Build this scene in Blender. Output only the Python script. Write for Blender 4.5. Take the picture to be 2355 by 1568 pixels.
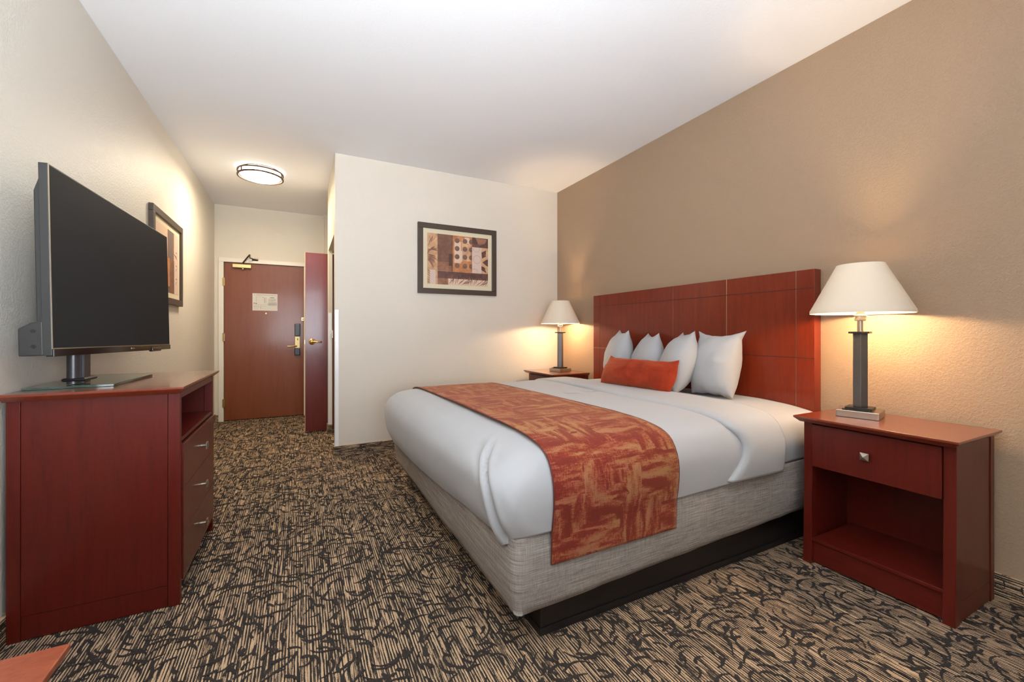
import bpy, bmesh, math, random
from math import sin, cos, pi, radians, sqrt
from mathutils import Vector, Matrix, noise

for o in list(bpy.data.objects): bpy.data.objects.remove(o, do_unlink=True)
S = bpy.context.scene
COL = S.collection

# ------------------------------------------------------------------ room measures
XL, XR, YB, YD, H = -0.968, 2.685, 4.12, 6.44, 2.775      # left wall, headboard wall, picture wall, entry wall, ceiling
XH, YF = 0.285, -1.25                                      # hall corner, window wall behind the camera

# ------------------------------------------------------------------ camera
cam = bpy.data.cameras.new('camera'); co = bpy.data.objects.new('camera', cam); COL.objects.link(co)
co.location = (0, 0, 1.14); co.rotation_euler = (radians(90), 0, radians(-26.91))
cam.sensor_width = 36; cam.lens = 961 / 2355 * 36; cam.shift_y = (764.5 - 784) / 2355
cam.clip_start = 0.02
S.camera = co
# ------------------------------------------------------------------ world, light, exposure
S.view_settings.view_transform = 'Standard'; S.view_settings.look = 'None'
S.view_settings.gamma = 1; S.view_settings.use_curve_mapping = False
S.view_settings.exposure = 1.0
w = bpy.data.worlds.new('daylight'); S.world = w; w.use_nodes = True
bg = w.node_tree.nodes['Background']; bg.inputs[0].default_value = (0.75, 0.85, 1, 1); bg.inputs[1].default_value = 1.0

def lamp_light(name, kind, loc, energy, color, **k):
    l = bpy.data.lights.new(name, kind); l.energy = energy; l.color = color
    for a, v in k.items(): setattr(l, a, v)
    o = bpy.data.objects.new(name, l); COL.objects.link(o); o.location = loc
    return o
# added area fill standing in for window daylight behind the camera, aimed up
WX0, WX1, WZ0, WZ1 = -0.82, 0.95, 0.55, 2.5
wl = lamp_light('window_daylight_fill', 'AREA', ((WX0 + WX1) / 2, YF + 0.03, (WZ0 + WZ1) / 2), 91, (0.84, 0.925, 1.0),
                shape='RECTANGLE', size=WX1 - WX0 - .1, size_y=WZ1 - WZ0 - .1)
wl.rotation_euler = (radians(132), 0, radians(4)); wl.data.spread = radians(118)
WARM = (1.0, 0.70, 0.40)
BULB_W = 58.0
HALL_W = 14.0

# ------------------------------------------------------------------ materials
def mat(name, color=(.5, .5, .5), rough=.5, metal=0, spec=.5, **k):
    m = bpy.data.materials.new(name); m.use_nodes = True
    b = m.node_tree.nodes['Principled BSDF']
    b.inputs['Base Color'].default_value = (*color, 1)
    b.inputs['Roughness'].default_value = rough; b.inputs['Metallic'].default_value = metal
    b.inputs['Specular IOR Level'].default_value = spec
    for a, v in k.items(): b.inputs[a.replace('_', ' ')].default_value = v
    return m
def N(m, t, **k):
    n = m.node_tree.nodes.new(t)
    for a, v in k.items(): setattr(n, a, v)
    return n
def L(m, a, b): m.node_tree.links.new(a, b)
def coords(m, scale=(1, 1, 1), kind='Object', rot=(0, 0, 0)):
    tc = N(m, 'ShaderNodeTexCoord'); mp = N(m, 'ShaderNodeMapping')
    mp.inputs['Scale'].default_value = scale; mp.inputs['Rotation'].default_value = rot
    L(m, tc.outputs[kind], mp.inputs[0]); return mp.outputs[0]
def nz(m, vec, scale, detail=3, rough=.5, dist=0):
    n = N(m, 'ShaderNodeTexNoise'); n.inputs['Scale'].default_value = scale; n.inputs['Detail'].default_value = detail
    n.inputs['Roughness'].default_value = rough; n.inputs['Distortion'].default_value = dist
    L(m, vec, n.inputs['Vector']); return n.outputs['Fac']
def ramp(m, fac, stops, interp='LINEAR'):
    r = N(m, 'ShaderNodeValToRGB'); cr = r.color_ramp; cr.interpolation = interp
    while len(cr.elements) < len(stops): cr.elements.new(.5)
    for e, (p, c) in zip(cr.elements, stops):
        e.position = p; e.color = (*c, 1) if len(c) == 3 else c
    L(m, fac, r.inputs[0]); return r.outputs[0]
def math_(m, op, a, b=None, c=None):
    n = N(m, 'ShaderNodeMath', operation=op)
    for i, v in enumerate((a, b, c)):
        if v is None: continue
        if isinstance(v, (int, float)): n.inputs[i].default_value = v
        else: L(m, v, n.inputs[i])
    return n.outputs[0]
def mixc(m, f, a, b, mode='MIX'):
    n = N(m, 'ShaderNodeMix', data_type='RGBA', blend_type=mode)
    for s, v in ((0, f), (6, a), (7, b)):
        if isinstance(v, (int, float)): n.inputs[s].default_value = v
        elif isinstance(v, tuple): n.inputs[s].default_value = (*v, 1)
        else: L(m, v, n.inputs[s])
    return n.outputs[2]
def bump(m, h, strength=.3, dist=.002):
    b = N(m, 'ShaderNodeBump'); b.inputs['Strength'].default_value = strength; b.inputs['Distance'].default_value = dist
    L(m, h, b.inputs['Height']); L(m, b.outputs[0], m.node_tree.nodes['Principled BSDF'].inputs['Normal'])
def setc(m, c): L(m, c, m.node_tree.nodes['Principled BSDF'].inputs['Base Color'])
def setr(m, c): L(m, c, m.node_tree.nodes['Principled BSDF'].inputs['Roughness'])
def sr(r, g, b):                       # 8-bit sRGB to linear
    f = lambda v: ((v / 255 + .055) / 1.055) ** 2.4 if v > 10 else v / 255 / 12.92
    return (f(r), f(g), f(b))

def wall_mat(name, c, rough=.5, b=.55):
    m = mat(name, c, rough, spec=.4); v = coords(m)
    n1 = nz(m, v, 100, 3, .55, .6); n2 = nz(m, v, 26, 2)
    h = math_(m, 'ADD', ramp_v(m, n1, .42, .62), math_(m, 'MULTIPLY', n2, .35))
    bump(m, h, b, .0022); return m
def ramp_v(m, fac, a, b_):
    n = N(m, 'ShaderNodeMapRange'); n.inputs['From Min'].default_value = a; n.inputs['From Max'].default_value = b_
    n.interpolation_type = 'SMOOTHSTEP'
    L(m, fac, n.inputs['Value']); return n.outputs[0]

M = {}
M['cream'] = wall_mat('cream_wall_paint', sr(218, 211, 199), .5, .3)
M['cream_back'] = wall_mat('warm_cream_paint', sr(219, 208, 193), .5, .25)
M['cream_smooth'] = wall_mat('cream_hall_paint', sr(214, 203, 184), .6, .2)
M['tan'] = wall_mat('tan_accent_paint', sr(169, 143, 118), .5, .42)
M['ceil'] = wall_mat('ceiling_paint', sr(243, 243, 244), .9, .1)
M['trimw'] = mat('painted_trim', sr(224, 216, 200), .4)
M['guard'] = mat('clear_corner_guard', sr(240, 238, 238), .25)

def wood(name, base, dark, scale=(14, 14, 1.1), rough=.38, coat=.3, amt=1.0):
    m = mat(name, base, rough, spec=.25, Coat_Weight=coat, Coat_Roughness=.13)
    v = coords(m, scale)
    n = nz(m, v, 3.2, 6, .62, .6); n2 = nz(m, v, 26, 4, .7)
    f = math_(m, 'ADD', math_(m, 'MULTIPLY', n, .6), math_(m, 'MULTIPLY', n2, .4))
    setc(m, ramp(m, f, [(.30, dark), (.5, tuple((a * .65 + b * .35) for a, b in zip(base, dark))), (.72, base)]))
    bump(m, n2, .06, .0006); return m
CH, CHD = sr(101, 28, 17), sr(76, 18, 11)
M['wood_v'] = wood('cherry_wood_upright', CH, CHD)
M['wood_y'] = wood('cherry_wood_along_room', CH, CHD, (14, 1.1, 14))
M['wood_x'] = wood('cherry_wood_across', CH, CHD, (1.1, 14, 14))
TP, TPD = sr(128, 54, 32), sr(104, 38, 22)  # tabletops coloured lighter than the same cherry, standing in for light on them
M['top_y'] = wood('cherry_top_lit', TP, TPD, (12, 1.1, 12), .3, .9)
M['top_x'] = wood('cherry_desk_top', sr(150, 76, 46), sr(112, 44, 26), (3, 7, 7), .3, .3)
M['head'] = wood('headboard_cherry', sr(128, 44, 20), sr(102, 30, 13), (10, 10, .8), .36, .4)
M['door'] = wood('door_veneer', sr(128, 70, 38), sr(114, 56, 30), (7, 7, .5), .38, .2)
M['doord'] = wood('dark_door_veneer', sr(108, 44, 38), sr(90, 32, 29), (10, 10, .8), .3, .3)
M['edge'] = mat('door_edge', sr(206, 170, 128), .6)
M['brass'] = mat('brass', sr(214, 176, 108), .22, 1)
M['brass_dull'] = mat('satin_brass', sr(186, 160, 112), .4, 1)
M['nickel'] = mat('brushed_nickel', sr(186, 176, 162), .3, 1)
M['steel'] = mat('brushed_steel', sr(112, 111, 110), .42, .9)
M['silver'] = mat('silver_inlay', sr(190, 170, 150), .25, 1)
M['groove'] = mat('dark_groove', sr(60, 18, 12), .6)
M['black'] = mat('black_plastic', sr(28, 26, 26), .35)
M['blackm'] = mat('black_platform', sr(30, 26, 26), .45)
M['tvgrey'] = mat('charcoal_tv_plastic', sr(48, 47, 46), .45)
M['screen'] = mat('matte_tv_screen', sr(46, 46, 48), .6, spec=.05)
M['gloss'] = mat('glossy_black_bar', sr(34, 30, 28), .12)
M['glass'] = mat('green_glass', sr(125, 165, 145), .03, Transmission_Weight=.85, IOR=1.5)
M['pane'] = mat('window_pane', (1, 1, 1), .0, Transmission_Weight=1.0, IOR=1.45)
M['interior_red'] = mat('cabinet_interior', sr(84, 20, 22), .35)  # plain dark red for drawer rails and dresser plinth
M['frame'] = mat('dark_bronze_frame', sr(72, 58, 48), .4)
M['mat'] = mat('cream_mount_board', sr(216, 202, 172), .8)
M['paper'] = mat('white_notice_paper', sr(205, 198, 186), .6)
M['ink'] = mat('grey_print', sr(140, 134, 124), .7)
M['inkd'] = mat('dark_print', sr(84, 78, 74), .7)
M['inkr'] = mat('red_print', sr(206, 90, 70), .7)
M['bronze'] = mat('bronze_fixture', sr(96, 76, 62), .35, .8)

def white_linen(name='white_cotton', c=sr(179, 179, 181)):
    m = mat(name, c, .85, spec=.2, Sheen_Weight=.15); v = coords(m)
    n = nz(m, v, 7, 4, .55, .8); n2 = nz(m, v, 420, 1)
    bump(m, math_(m, 'ADD', n, math_(m, 'MULTIPLY', n2, .02)), .14, .010); return m
M['linen'] = white_linen()
m = M['velvet'] = mat('burnt_orange_velvet', sr(172, 58, 24), .8, spec=.2, Sheen_Weight=.4, Sheen_Tint=(1, .45, .25, 1))
v = coords(m); setc(m, ramp(m, nz(m, v, 9, 5, .6, .5), [(.35, sr(140, 40, 16)), (.65, sr(168, 56, 24))])); bump(m, nz(m, v, 14, 4), .3, .006)

m = M['skirt'] = mat('grey_linen_weave', (.4, .38, .35), .9, spec=.15)
a = nz(m, coords(m, (3, 3, 200)), 2.2, 4, .7, .15); b = nz(m, coords(m, (170, 170, 5)), 1.8, 4, .7, .1)
f = math_(m, 'ADD', math_(m, 'MULTIPLY', a, .72), math_(m, 'MULTIPLY', b, .28))
setc(m, ramp(m, f, [(.36, sr(110, 102, 96)), (.5, sr(156, 147, 140)), (.62, sr(188, 180, 173))]))
bump(m, f, .3, .002)

# runner: brushed blocks of rust over tan, the strokes alternating in direction
m = M['runner'] = mat('rust_and_tan_jacquard', (.4, .1, .05), .75, spec=.25, Sheen_Weight=.2, Sheen_Tint=(1, .6, .4, 1))
def uvn(scale, s, d=4, r=.65, dist=.2):
    return nz(m, coords(m, scale, 'UV'), s, d, r, dist)
blk = N(m, 'ShaderNodeTexVoronoi', distance='CHEBYCHEV'); blk.inputs['Scale'].default_value = 9; blk.inputs['Randomness'].default_value = .8
L(m, coords(m, (1, 1, 1), 'UV'), blk.inputs['Vector'])
sel = math_(m, 'GREATER_THAN', N(m, 'ShaderNodeSeparateColor').outputs[0], .5)
sep = sel.node.inputs[0].links[0].from_node; L(m, blk.outputs['Color'], sep.inputs[0])
hs = uvn((1.2, 5.5, 1), 4.6, 3, .55, .4); vs = uvn((5.5, 1.2, 1), 4.6, 3, .55, .4)
big = math_(m, 'ADD', math_(m, 'MULTIPLY', hs, sel), math_(m, 'MULTIPLY', vs, math_(m, 'SUBTRACT', 1, sel)))
sqd = math_(m, 'MULTIPLY', math_(m, 'SUBTRACT', blk.outputs['Distance'], .35), .12)
fine = math_(m, 'ADD', math_(m, 'MULTIPLY', uvn((12, 110, 1), 3, 3, .8, .3), .5), math_(m, 'MULTIPLY', uvn((110, 14, 1), 3, 3, .8, .3), .5))
tot = math_(m, 'ADD', math_(m, 'ADD', math_(m, 'MULTIPLY', big, .95), sqd), math_(m, 'MULTIPLY', math_(m, 'SUBTRACT', fine, .5), .95))
tone = ramp(m, tot, [(.42, sr(118, 42, 32)), (.485, sr(138, 56, 38)), (.54, sr(154, 98, 68)), (.62, sr(160, 116, 84))])
hue = ramp(m, uvn((1, 1, 1), 2.4, 2), [(.38, sr(255, 226, 226)), (.62, sr(255, 255, 225))])
setc(m, mixc(m, 1.0, tone, hue, 'MULTIPLY')); bump(m, fine, .35, .002)

# carpet: ragged beige lines on charcoal; the leaf strokes are laid over it as pile of their own
def carpet_mat(name, sc, ax=0):
    m = mat(name, (.2, .2, .2), .95, spec=.1)
    s1 = [1, 1, 1]; s1[ax] = 1 / sc; s1[1 - ax] = .018 / sc; 
    if ax == 2: s1 = [.03 / sc, .03 / sc, 1 / sc]
    v = coords(m, tuple(s1), 'Object')
    a = nz(m, v, 1.0, 2, .65, 0)
    s2 = [1, 1, 1]; s2[ax] = .5 / sc; s2[1 - ax] = .06 / sc
    if ax == 2: s2 = [.06 / sc, .06 / sc, .5 / sc]
    b = nz(m, coords(m, tuple(s2), 'Object'), 1, 3, .7, 0)
    c = nz(m, coords(m), 330, 2, .8)
    sx = N(m, 'ShaderNodeSeparateXYZ'); L(m, coords(m), sx.inputs[0])
    wv = math_(m, 'SINE', math_(m, 'ADD', math_(m, 'MULTIPLY', sx.outputs[ax], 2 * pi / .0098), math_(m, 'MULTIPLY', b, 5)))
    f = math_(m, 'ADD', math_(m, 'ADD', math_(m, 'MULTIPLY', a, .50), math_(m, 'MULTIPLY', b, .28)), math_(m, 'ADD', math_(m, 'MULTIPLY', c, .20), math_(m, 'MULTIPLY', wv, .055)))
    setc(m, ramp(m, f, [(.480, sr(56, 51, 48)), (.50, sr(118, 99, 80)), (.522, sr(200, 169, 136))]))
    bump(m, math_(m, 'ADD', f, math_(m, 'MULTIPLY', c, .3)), .4, .004); return m
M['carpet'] = carpet_mat('striped_carpet', .0048, 0)
M['carpet_strip'] = carpet_mat('striped_carpet_edging', .0042, 2)
m = M['pile'] = mat('charcoal_carpet_pile', sr(46, 42, 40), .95, spec=.1)
v = coords(m); setc(m, ramp(m, nz(m, v, 400, 2, .8), [(.3, sr(42, 38, 37)), (.7, sr(72, 65, 60))]))

# lamp shade lets the bulb's light glow through; frosted glass of the ceiling light is lit
m = M['shade'] = bpy.data.materials.new('cream_fabric_shade'); m.use_nodes = True; nt = m.node_tree; nt.nodes.clear()
o_ = N(m, 'ShaderNodeOutputMaterial'); d_ = N(m, 'ShaderNodeBsdfDiffuse'); t_ = N(m, 'ShaderNodeBsdfTranslucent'); x_ = N(m, 'ShaderNodeMixShader')
d_.inputs[0].default_value = (*sr(234, 220, 200), 1); t_.inputs[0].default_value = (.92, .78, .58, 1); x_.inputs[0].default_value = .05
L(m, d_.outputs[0], x_.inputs[1]); L(m, t_.outputs[0], x_.inputs[2]); L(m, x_.outputs[0], o_.inputs[0])
M['bulb'] = mat('lit_bulb', (1, .9, .7), .3, Emission_Color=(1, .8, .5, 1), Emission_Strength=12)
M['lit_glass'] = mat('lit_frosted_glass', (.9, .88, .8), .4, Emission_Color=(1, .93, .80, 1), Emission_Strength=5)
M['crystal'] = mat('clear_acrylic', (.95, .93, .9), .05, Transmission_Weight=.7, IOR=1.45)
M['socket'] = mat('cream_socket', sr(226, 212, 190), .35)

# ------------------------------------------------------------------ mesh helpers
def quad_box(bm, x0, x1, y0, y1, z0, z1, mi=0):
    v = [bm.verts.new(p) for p in ((x0, y0, z0), (x1, y0, z0), (x1, y1, z0), (x0, y1, z0), (x0, y0, z1), (x1, y0, z1), (x1, y1, z1), (x0, y1, z1))]
    for f in ((0, 3, 2, 1), (4, 5, 6, 7), (0, 1, 5, 4), (1, 2, 6, 5), (2, 3, 7, 6), (3, 0, 4, 7)):
        bm.faces.new([v[i] for i in f]).material_index = mi
def frustum(bm, r0, z0, r1, z1):          # rects (x0,x1,y0,y1) at z0 and z1
    P = [(r0[0], r0[2], z0), (r0[1], r0[2], z0), (r0[1], r0[3], z0), (r0[0], r0[3], z0), (r1[0], r1[2], z1), (r1[1], r1[2], z1), (r1[1], r1[3], z1), (r1[0], r1[3], z1)]
    v = [bm.verts.new(p) for p in P]
    for f in ((0, 3, 2, 1), (4, 5, 6, 7), (0, 1, 5, 4), (1, 2, 6, 5), (2, 3, 7, 6), (3, 0, 4, 7)): bm.faces.new([v[i] for i in f])
def lathe(bm, prof, n=48, cx=0, cy=0, closed=False, mi=0):
    rings = [[bm.verts.new((cx + r * cos(2 * pi * i / n), cy + r * sin(2 * pi * i / n), z)) for i in range(n)] for r, z in prof]
    prs = list(zip(rings, rings[1:])) + ([(rings[-1], rings[0])] if closed else [])
    for a, b in prs:
        for i in range(n): bm.faces.new((a[i], a[(i + 1) % n], b[(i + 1) % n], b[i])).material_index = mi
    if not closed:
        for r, fl in ((rings[0], True), (rings[-1], False)):
            if prof[0 if fl else -1][0] > 1e-4: bm.faces.new(r[::-1] if fl else r).material_index = mi
def tube(bm, pts, r, n=10):
    pts = [Vector(p) for p in pts]; prev = None; rings = []
    for i, p in enumerate(pts):
        d = (pts[min(i + 1, len(pts) - 1)] - pts[max(i - 1, 0)]).normalized()
        u = d.orthogonal().normalized() if prev is None else (prev - d * prev.dot(d)).normalized(); prev = u
        w_ = d.cross(u); rr = r[i] if isinstance(r, (list, tuple)) else r
        rings.append([bm.verts.new(p + (u * cos(2 * pi * k / n) + w_ * sin(2 * pi * k / n)) * rr) for k in range(n)])
    for a, b in zip(rings, rings[1:]):
        for k in range(n): bm.faces.new((a[k], a[(k + 1) % n], b[(k + 1) % n], b[k]))
    bm.faces.new(rings[0][::-1]); bm.faces.new(rings[-1])
def BX(*boxes):
    bm = bmesh.new()
    for b in boxes: quad_box(bm, *b)
    return bm
def obj(name, bm, m, parent=None, bevel=0, smooth=False, segs=2):
    me = bpy.data.meshes.new(name)
    bmesh.ops.recalc_face_normals(bm, faces=bm.faces); bm.to_mesh(me); bm.free()
    for mm in (m if isinstance(m, list) else [m]): me.materials.append(mm)
    o = bpy.data.objects.new(name, me); COL.objects.link(o)
    if parent: o.parent = parent
    if smooth:
        for p in me.polygons: p.use_smooth = True
        if smooth != 'all': me.set_sharp_from_angle(angle=radians(40))
    if bevel:
        b = o.modifiers.new('bevel', 'BEVEL'); b.width = bevel; b.segments = segs; b.limit_method = 'ANGLE'; b.angle_limit = radians(35)
    return o
def thing(name, label, cat, loc=(0, 0, 0), rz=0, group=None):
    o = bpy.data.objects.new(name, None); COL.objects.link(o); o.location = loc; o.rotation_euler = (0, 0, rz)
    o.empty_display_size = .1
    return tag(o, label, cat, group)
def tag(o, label, cat, group=None):
    o['label'] = label; o['category'] = cat
    if group: o['group'] = group
    return o
def struct(name, bm, m, label=None, **k):
    o = obj(name, bm, m, **k); o['kind'] = 'structure'
    if label: o['label'] = label
    return o
def copy_tree(o, parent=None):
    c = o.copy(); COL.objects.link(c)
    if parent: c.parent = parent
    for ch in [x for x in bpy.data.objects if x.parent == o]: copy_tree(ch, c)
    return c

# ------------------------------------------------------------------ the shell
T = .12
struct('ceiling', BX((XL - T, XR + T, YF - T, YD + T, H, H + T)), M['ceil'], 'smooth off-white ceiling')
struct('wall_left', BX((XL - T, XL, YF - T, YD + T, 0, H)), M['cream'], 'cream textured wall behind the television')
struct('wall_right', BX((XR, XR + T, YF - T, YB + T, 0, H)), M['tan'], 'tan accent wall behind the headboard')
# picture wall with the hall opening and header round the corner
struct('wall_back', BX((XH, XR, YB, YB + T, 0, H)), M['cream_back'], 'cream wall with the framed picture')
bm = BX((XH, XH + .1, YB + T, 5.25, 2.06, H), (XH, XH + .042, 5.12, 5.25, 0, 2.06))
struct('wall_hall', bm, M['cream_smooth'], 'cream hall wall above the side opening')
struct('wall_alcove', BX((1.0, 1.1, YB + T, YD + T, 0, H), (.302, 1.0, 6.33, YD, 0, H)), M['cream_smooth'])
struct('wall_entry', BX((XL - T, -.885, YD, YD + T, 0, H), (-.885, .065, YD, YD + T, 2.06, H), (.065, 1.1, YD, YD + T, 0, H), (-.885, .065, YD + .1, YD + T, 0, 2.06)), M['cream_smooth'], 'cream wall around the entry door')
# window wall behind the camera
struct('wall_window', BX((XL, WX0, YF - T, YF, 0, H), (WX1, XR, YF - T, YF, 0, H), (WX0, WX1, YF - T, YF, 0, WZ0), (WX0, WX1, YF - T, YF, WZ1, H)), M['cream'])
fr = bmesh.new(); t = .05
for b in ((WX0, WX1, YF - .08, YF - .03, WZ0, WZ0 + t), (WX0, WX1, YF - .08, YF - .03, WZ1 - t, WZ1), (WX0, WX0 + t, YF - .08, YF - .03, WZ0, WZ1), (WX1 - t, WX1, YF - .08, YF - .03, WZ0, WZ1), ((WX0 + WX1) / 2 - .03, (WX0 + WX1) / 2 + .03, YF - .08, YF - .03, WZ0, WZ1)): quad_box(fr, *b)
wf = struct('window_1', fr, M['trimw'], 'wide white framed window behind the camera')
obj('window_pane', BX((WX0 + t, WX1 - t, YF - .06, YF - .055, WZ0 + t, WZ1 - t)), M['pane'], wf)

# ------------------------------------------------------------------ carpet: one mesh, lines in the shader, leaf strokes as raised pile
def stroke(bm, x, y, ang, ln, wd, curv, z, put, mi=1, n=7, rnd=random):
    a = ang; px, py = x, y; Ls, Rs = [], []
    for i in range(n + 1):
        t_ = i / n
        ww = wd * (.45 + .95 * t_) * (1 if t_ < .9 else .6) * (1 + rnd.uniform(-.16, .16))
        nx, ny = -sin(a), cos(a)
        Ls.append(put(px + nx * ww / 2, py + ny * ww / 2, z)); Rs.append(put(px - nx * ww / 2, py - ny * ww / 2, z))
        px += cos(a) * ln / n; py += sin(a) * ln / n; a += curv / n
    if any(v is None for v in Ls + Rs): return
    Ls = [bm.verts.new(v) for v in Ls]; Rs = [bm.verts.new(v) for v in Rs]
    for i in range(n):
        f = bm.faces.new((Rs[i], Rs[i + 1], Ls[i + 1], Ls[i])); f.material_index = mi
def frond(bm, x, y, ang, put, rnd, sc=1.0, lift=.0015):
    ln = rnd.uniform(.15, .22) * sc; curv = rnd.choice((-1, 1)) * rnd.uniform(.9, 2.0)
    z = lift + rnd.uniform(0, .0006)
    stroke(bm, x, y, ang, ln, .007 * sc, curv, z, put, rnd=rnd, n=9)
    n = rnd.randint(5, 7); a = ang; px, py = x, y; st = ln / n
    for i in range(n):
        side = 1 if i % 2 else -1
        if rnd.random() < .9:
            stroke(bm, px, py, a + side * rnd.uniform(.5, .95), rnd.uniform(.05, .085) * sc, rnd.uniform(.0075, .011) * sc, -side * rnd.uniform(-.4, 1.7) , z + .0001 * i, put, rnd=rnd)
        if rnd.random() < .45:
            stroke(bm, px, py, a - side * rnd.uniform(.5, 1.1), rnd.uniform(.035, .06) * sc, rnd.uniform(.006, .009) * sc, side * rnd.uniform(0, 1.6), z + .0001 * i, put, rnd=rnd)
        px += cos(a) * st; py += sin(a) * st; a += curv / n
def scatter(bm, w_, h_, put, rnd, pitch=.15, sc=1.0, lift=.0015):
    ny = int(h_ / pitch) + 1; nx = int(w_ / pitch) + 1
    for i in range(nx):
        for j in range(ny):
            frond(bm, (i + rnd.uniform(.05, .95)) * pitch, (j + rnd.uniform(.05, .95)) * pitch, rnd.uniform(0, 2 * pi), put, rnd, sc, lift)
def comma_field(bm, w_, h_, put, rnd, pitch=.047, swirl=.27):
    cen = {}
    def centre(i, j):
        if (i, j) not in cen:
            q = random.Random(i * 977 + j * 131 + 7); cen[(i, j)] = ((i + q.uniform(.2, .8)) * swirl, (j + q.uniform(.2, .8)) * swirl, q.choice((-1, 1)), q.uniform(0, 6.28))
        return cen[(i, j)]
    for a in range(int(w_ / pitch) + 1):
        for b in range(int(h_ / pitch) + 1):
            if rnd.random() < .05: continue
            x = (a + rnd.uniform(.15, .85)) * pitch; y = (b + rnd.uniform(.15, .85)) * pitch
            i, j = int(x / swirl), int(y / swirl)
            c = min((centre(i + p, j + q) for p in (-1, 0, 1) for q in (-1, 0, 1)), key=lambda c: (c[0] - x) ** 2 + (c[1] - y) ** 2)
            ang = math.atan2(y - c[1], x - c[0]) + c[2] * rnd.uniform(.5, 1.2) + (pi if rnd.random() < .2 else 0)
            lg = rnd.random() < .22
            stroke(bm, x, y, ang, rnd.uniform(.08, .13) if lg else rnd.uniform(.04, .072), rnd.uniform(.008, .0105) if lg else rnd.uniform(.0095, .0132), c[2] * rnd.uniform(.7, 2.2), .0015 + rnd.uniform(0, .0012), put, rnd=rnd, n=9 if lg else 6)
bm = bmesh.new(); rnd = random.Random(5)
quad_box(bm, XL - T, XR + T, YF - T, YD + T, -.1, 0)
def put_floor(u, v_, z):
    x, y = XL + u, -.2 + v_
    if x > XR or y > YD + .05 or x < XL: return None
    if x > XH and y > YB: 
        if not (y > YB + .1 and x < 1.0): return None
    if .83 < x < 2.6 and 1.38 < y < 3.27: return None
    return (x, y, z)
comma_field(bm, XR - XL, YD + .2, put_floor, rnd)
struct('floor', bm, [M['carpet'], M['pile']], 'charcoal and beige patterned carpet')
# carpet edging along the walls
def edging(name, length, put, seed, box):
    bm = bmesh.new(); quad_box(bm, *box)
    r = random.Random(seed)
    for i in range(int(length / .085) + 1):
        frond(bm, (i + r.uniform(.1, .9)) * .085, r.choice((.012, .05)) , r.uniform(-1.2, 1.9), put, r, .62, .0012)
    struct(name, bm, [M['carpet_strip'], M['pile']], 'carpet edging strip along the wall foot')
BH = .105
edging('baseboard_back', XR - XH, lambda u, v_, z: (XH + u, YB - .012 - z, v_) if 0.004 < v_ < BH - .008 and u < XR - XH - .02 and u > .0 else None, 3, (XH - .012, XR, YB - .012, YB, 0, BH))
edging('baseboard_right', YB - YF, lambda u, v_, z: (XR - .012 - z, YF + u, v_) if 0.004 < v_ < BH - .008 and 0 < u < YB - YF - .02 else None, 4, (XR - .012, XR, YF, YB - .012, 0, BH))
edging('baseboard_left', YD - YF, lambda u, v_, z: (XL + .012 + z, YF + u, v_) if 0.004 < v_ < BH - .008 and 0 < u < YD - YF - .02 else None, 6, (XL, XL + .012, YF, YD, 0, BH))
edging('baseboard_hall', .14, lambda u, v_, z: (XH - .012 - z, 5.12 + u, v_) if 0.004 < v_ < BH - .008 and 0 < u < .12 else None, 8, (XH - .012, XH + .042, 5.108, 5.25, 0, BH))
struct('baseboard_corner', BX((XH - .012, XH, YB, YB + T, 0, BH), (XL + .012, -.925, YD - .012, YD, 0, .085)), M['carpet_strip'])
# wall corner guards
struct('trim_1', BX((XH - .003, XH + .03, YB - .003, YB, BH, 1.348), (XH - .003, XH, YB - .003, YB + .035, BH, 1.348)), M['guard'], 'pale corner guard on the hall corner', bevel=.001)
struct('trim_2', BX((XH - .003, XH + .036, 5.117, 5.12, BH, 1.36), (XH - .003, XH, 5.117, 5.155, BH, 1.36)), M['guard'], 'pale corner guard on the side opening', bevel=.001)
struct('trim_3', BX((XH + .012, XH + .02, 5.09, 5.117, 1.08, 1.165), (XH + .034, XH + .046, 5.09, 5.12, 1.08, 1.165), (XH + .012, XH + .046, 5.112, 5.117, 1.08, 1.165)), M['guard'], 'small pale bracket on the side opening jamb')

# ------------------------------------------------------------------ entry door with its frame
bm = BX((-.925, -.869, YD - .018, YD + .04, 0, 2.0461), (-.925, .12, YD - .018, YD + .04, 2.0461, 2.10), (.048, .12, YD - .018, YD + .04, 0, 2.0461))
struct('trim_4', bm, M['trimw'], 'cream painted frame of the entry door', bevel=.004)
DY = YD + .012
d1 = struct('door_1', BX((-.866, .046, DY, DY + .045, .008, 2.043)), M['door'], 'closed brown entry door at the end of the hall', bevel=.001)
def dpart(name, bm, m, **k): return obj(name, bm, m, d1, **k)
for z in (1.79, 1.08, .235):
    bm = bmesh.new(); tube(bm, [(-.871, DY - .032, z - .055), (-.871, DY - .032, z + .055)], .0075, 12); quad_box(bm, -.884, -.858, DY - .031, DY + .0, z - .05, z + .05)
    dpart('hinge', bm, M['brass_dull'])
cl = dpart('door_closer', BX((-.775, -.565, DY - .055, DY, 1.975, 2.025)), M['brass_dull'], bevel=.006)
bm = bmesh.new(); tube(bm, [(-.66, DY - .03, 2.025), (-.66, DY - .03, 2.045), (-.60, DY - .10, 2.115), (-.575, DY - .13, 2.14)], .009); tube(bm, [(-.575, DY - .13, 2.14), (-.575, DY - .13, 2.10), (-.52, DY - .02, 2.095)], .008)
quad_box(bm, -.56, -.49, DY - .03, DY - .02, 2.08, 2.11); obj('closer_arm', bm, M['bronze'], cl, smooth=True)
bm = bmesh.new(); lathe(bm, [(.001, 1.955), (.016, 1.958), (.018, 1.975)], 20, -.66, DY - .03); obj('closer_cap', bm, M['brass_dull'], cl, smooth=True)
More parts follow.
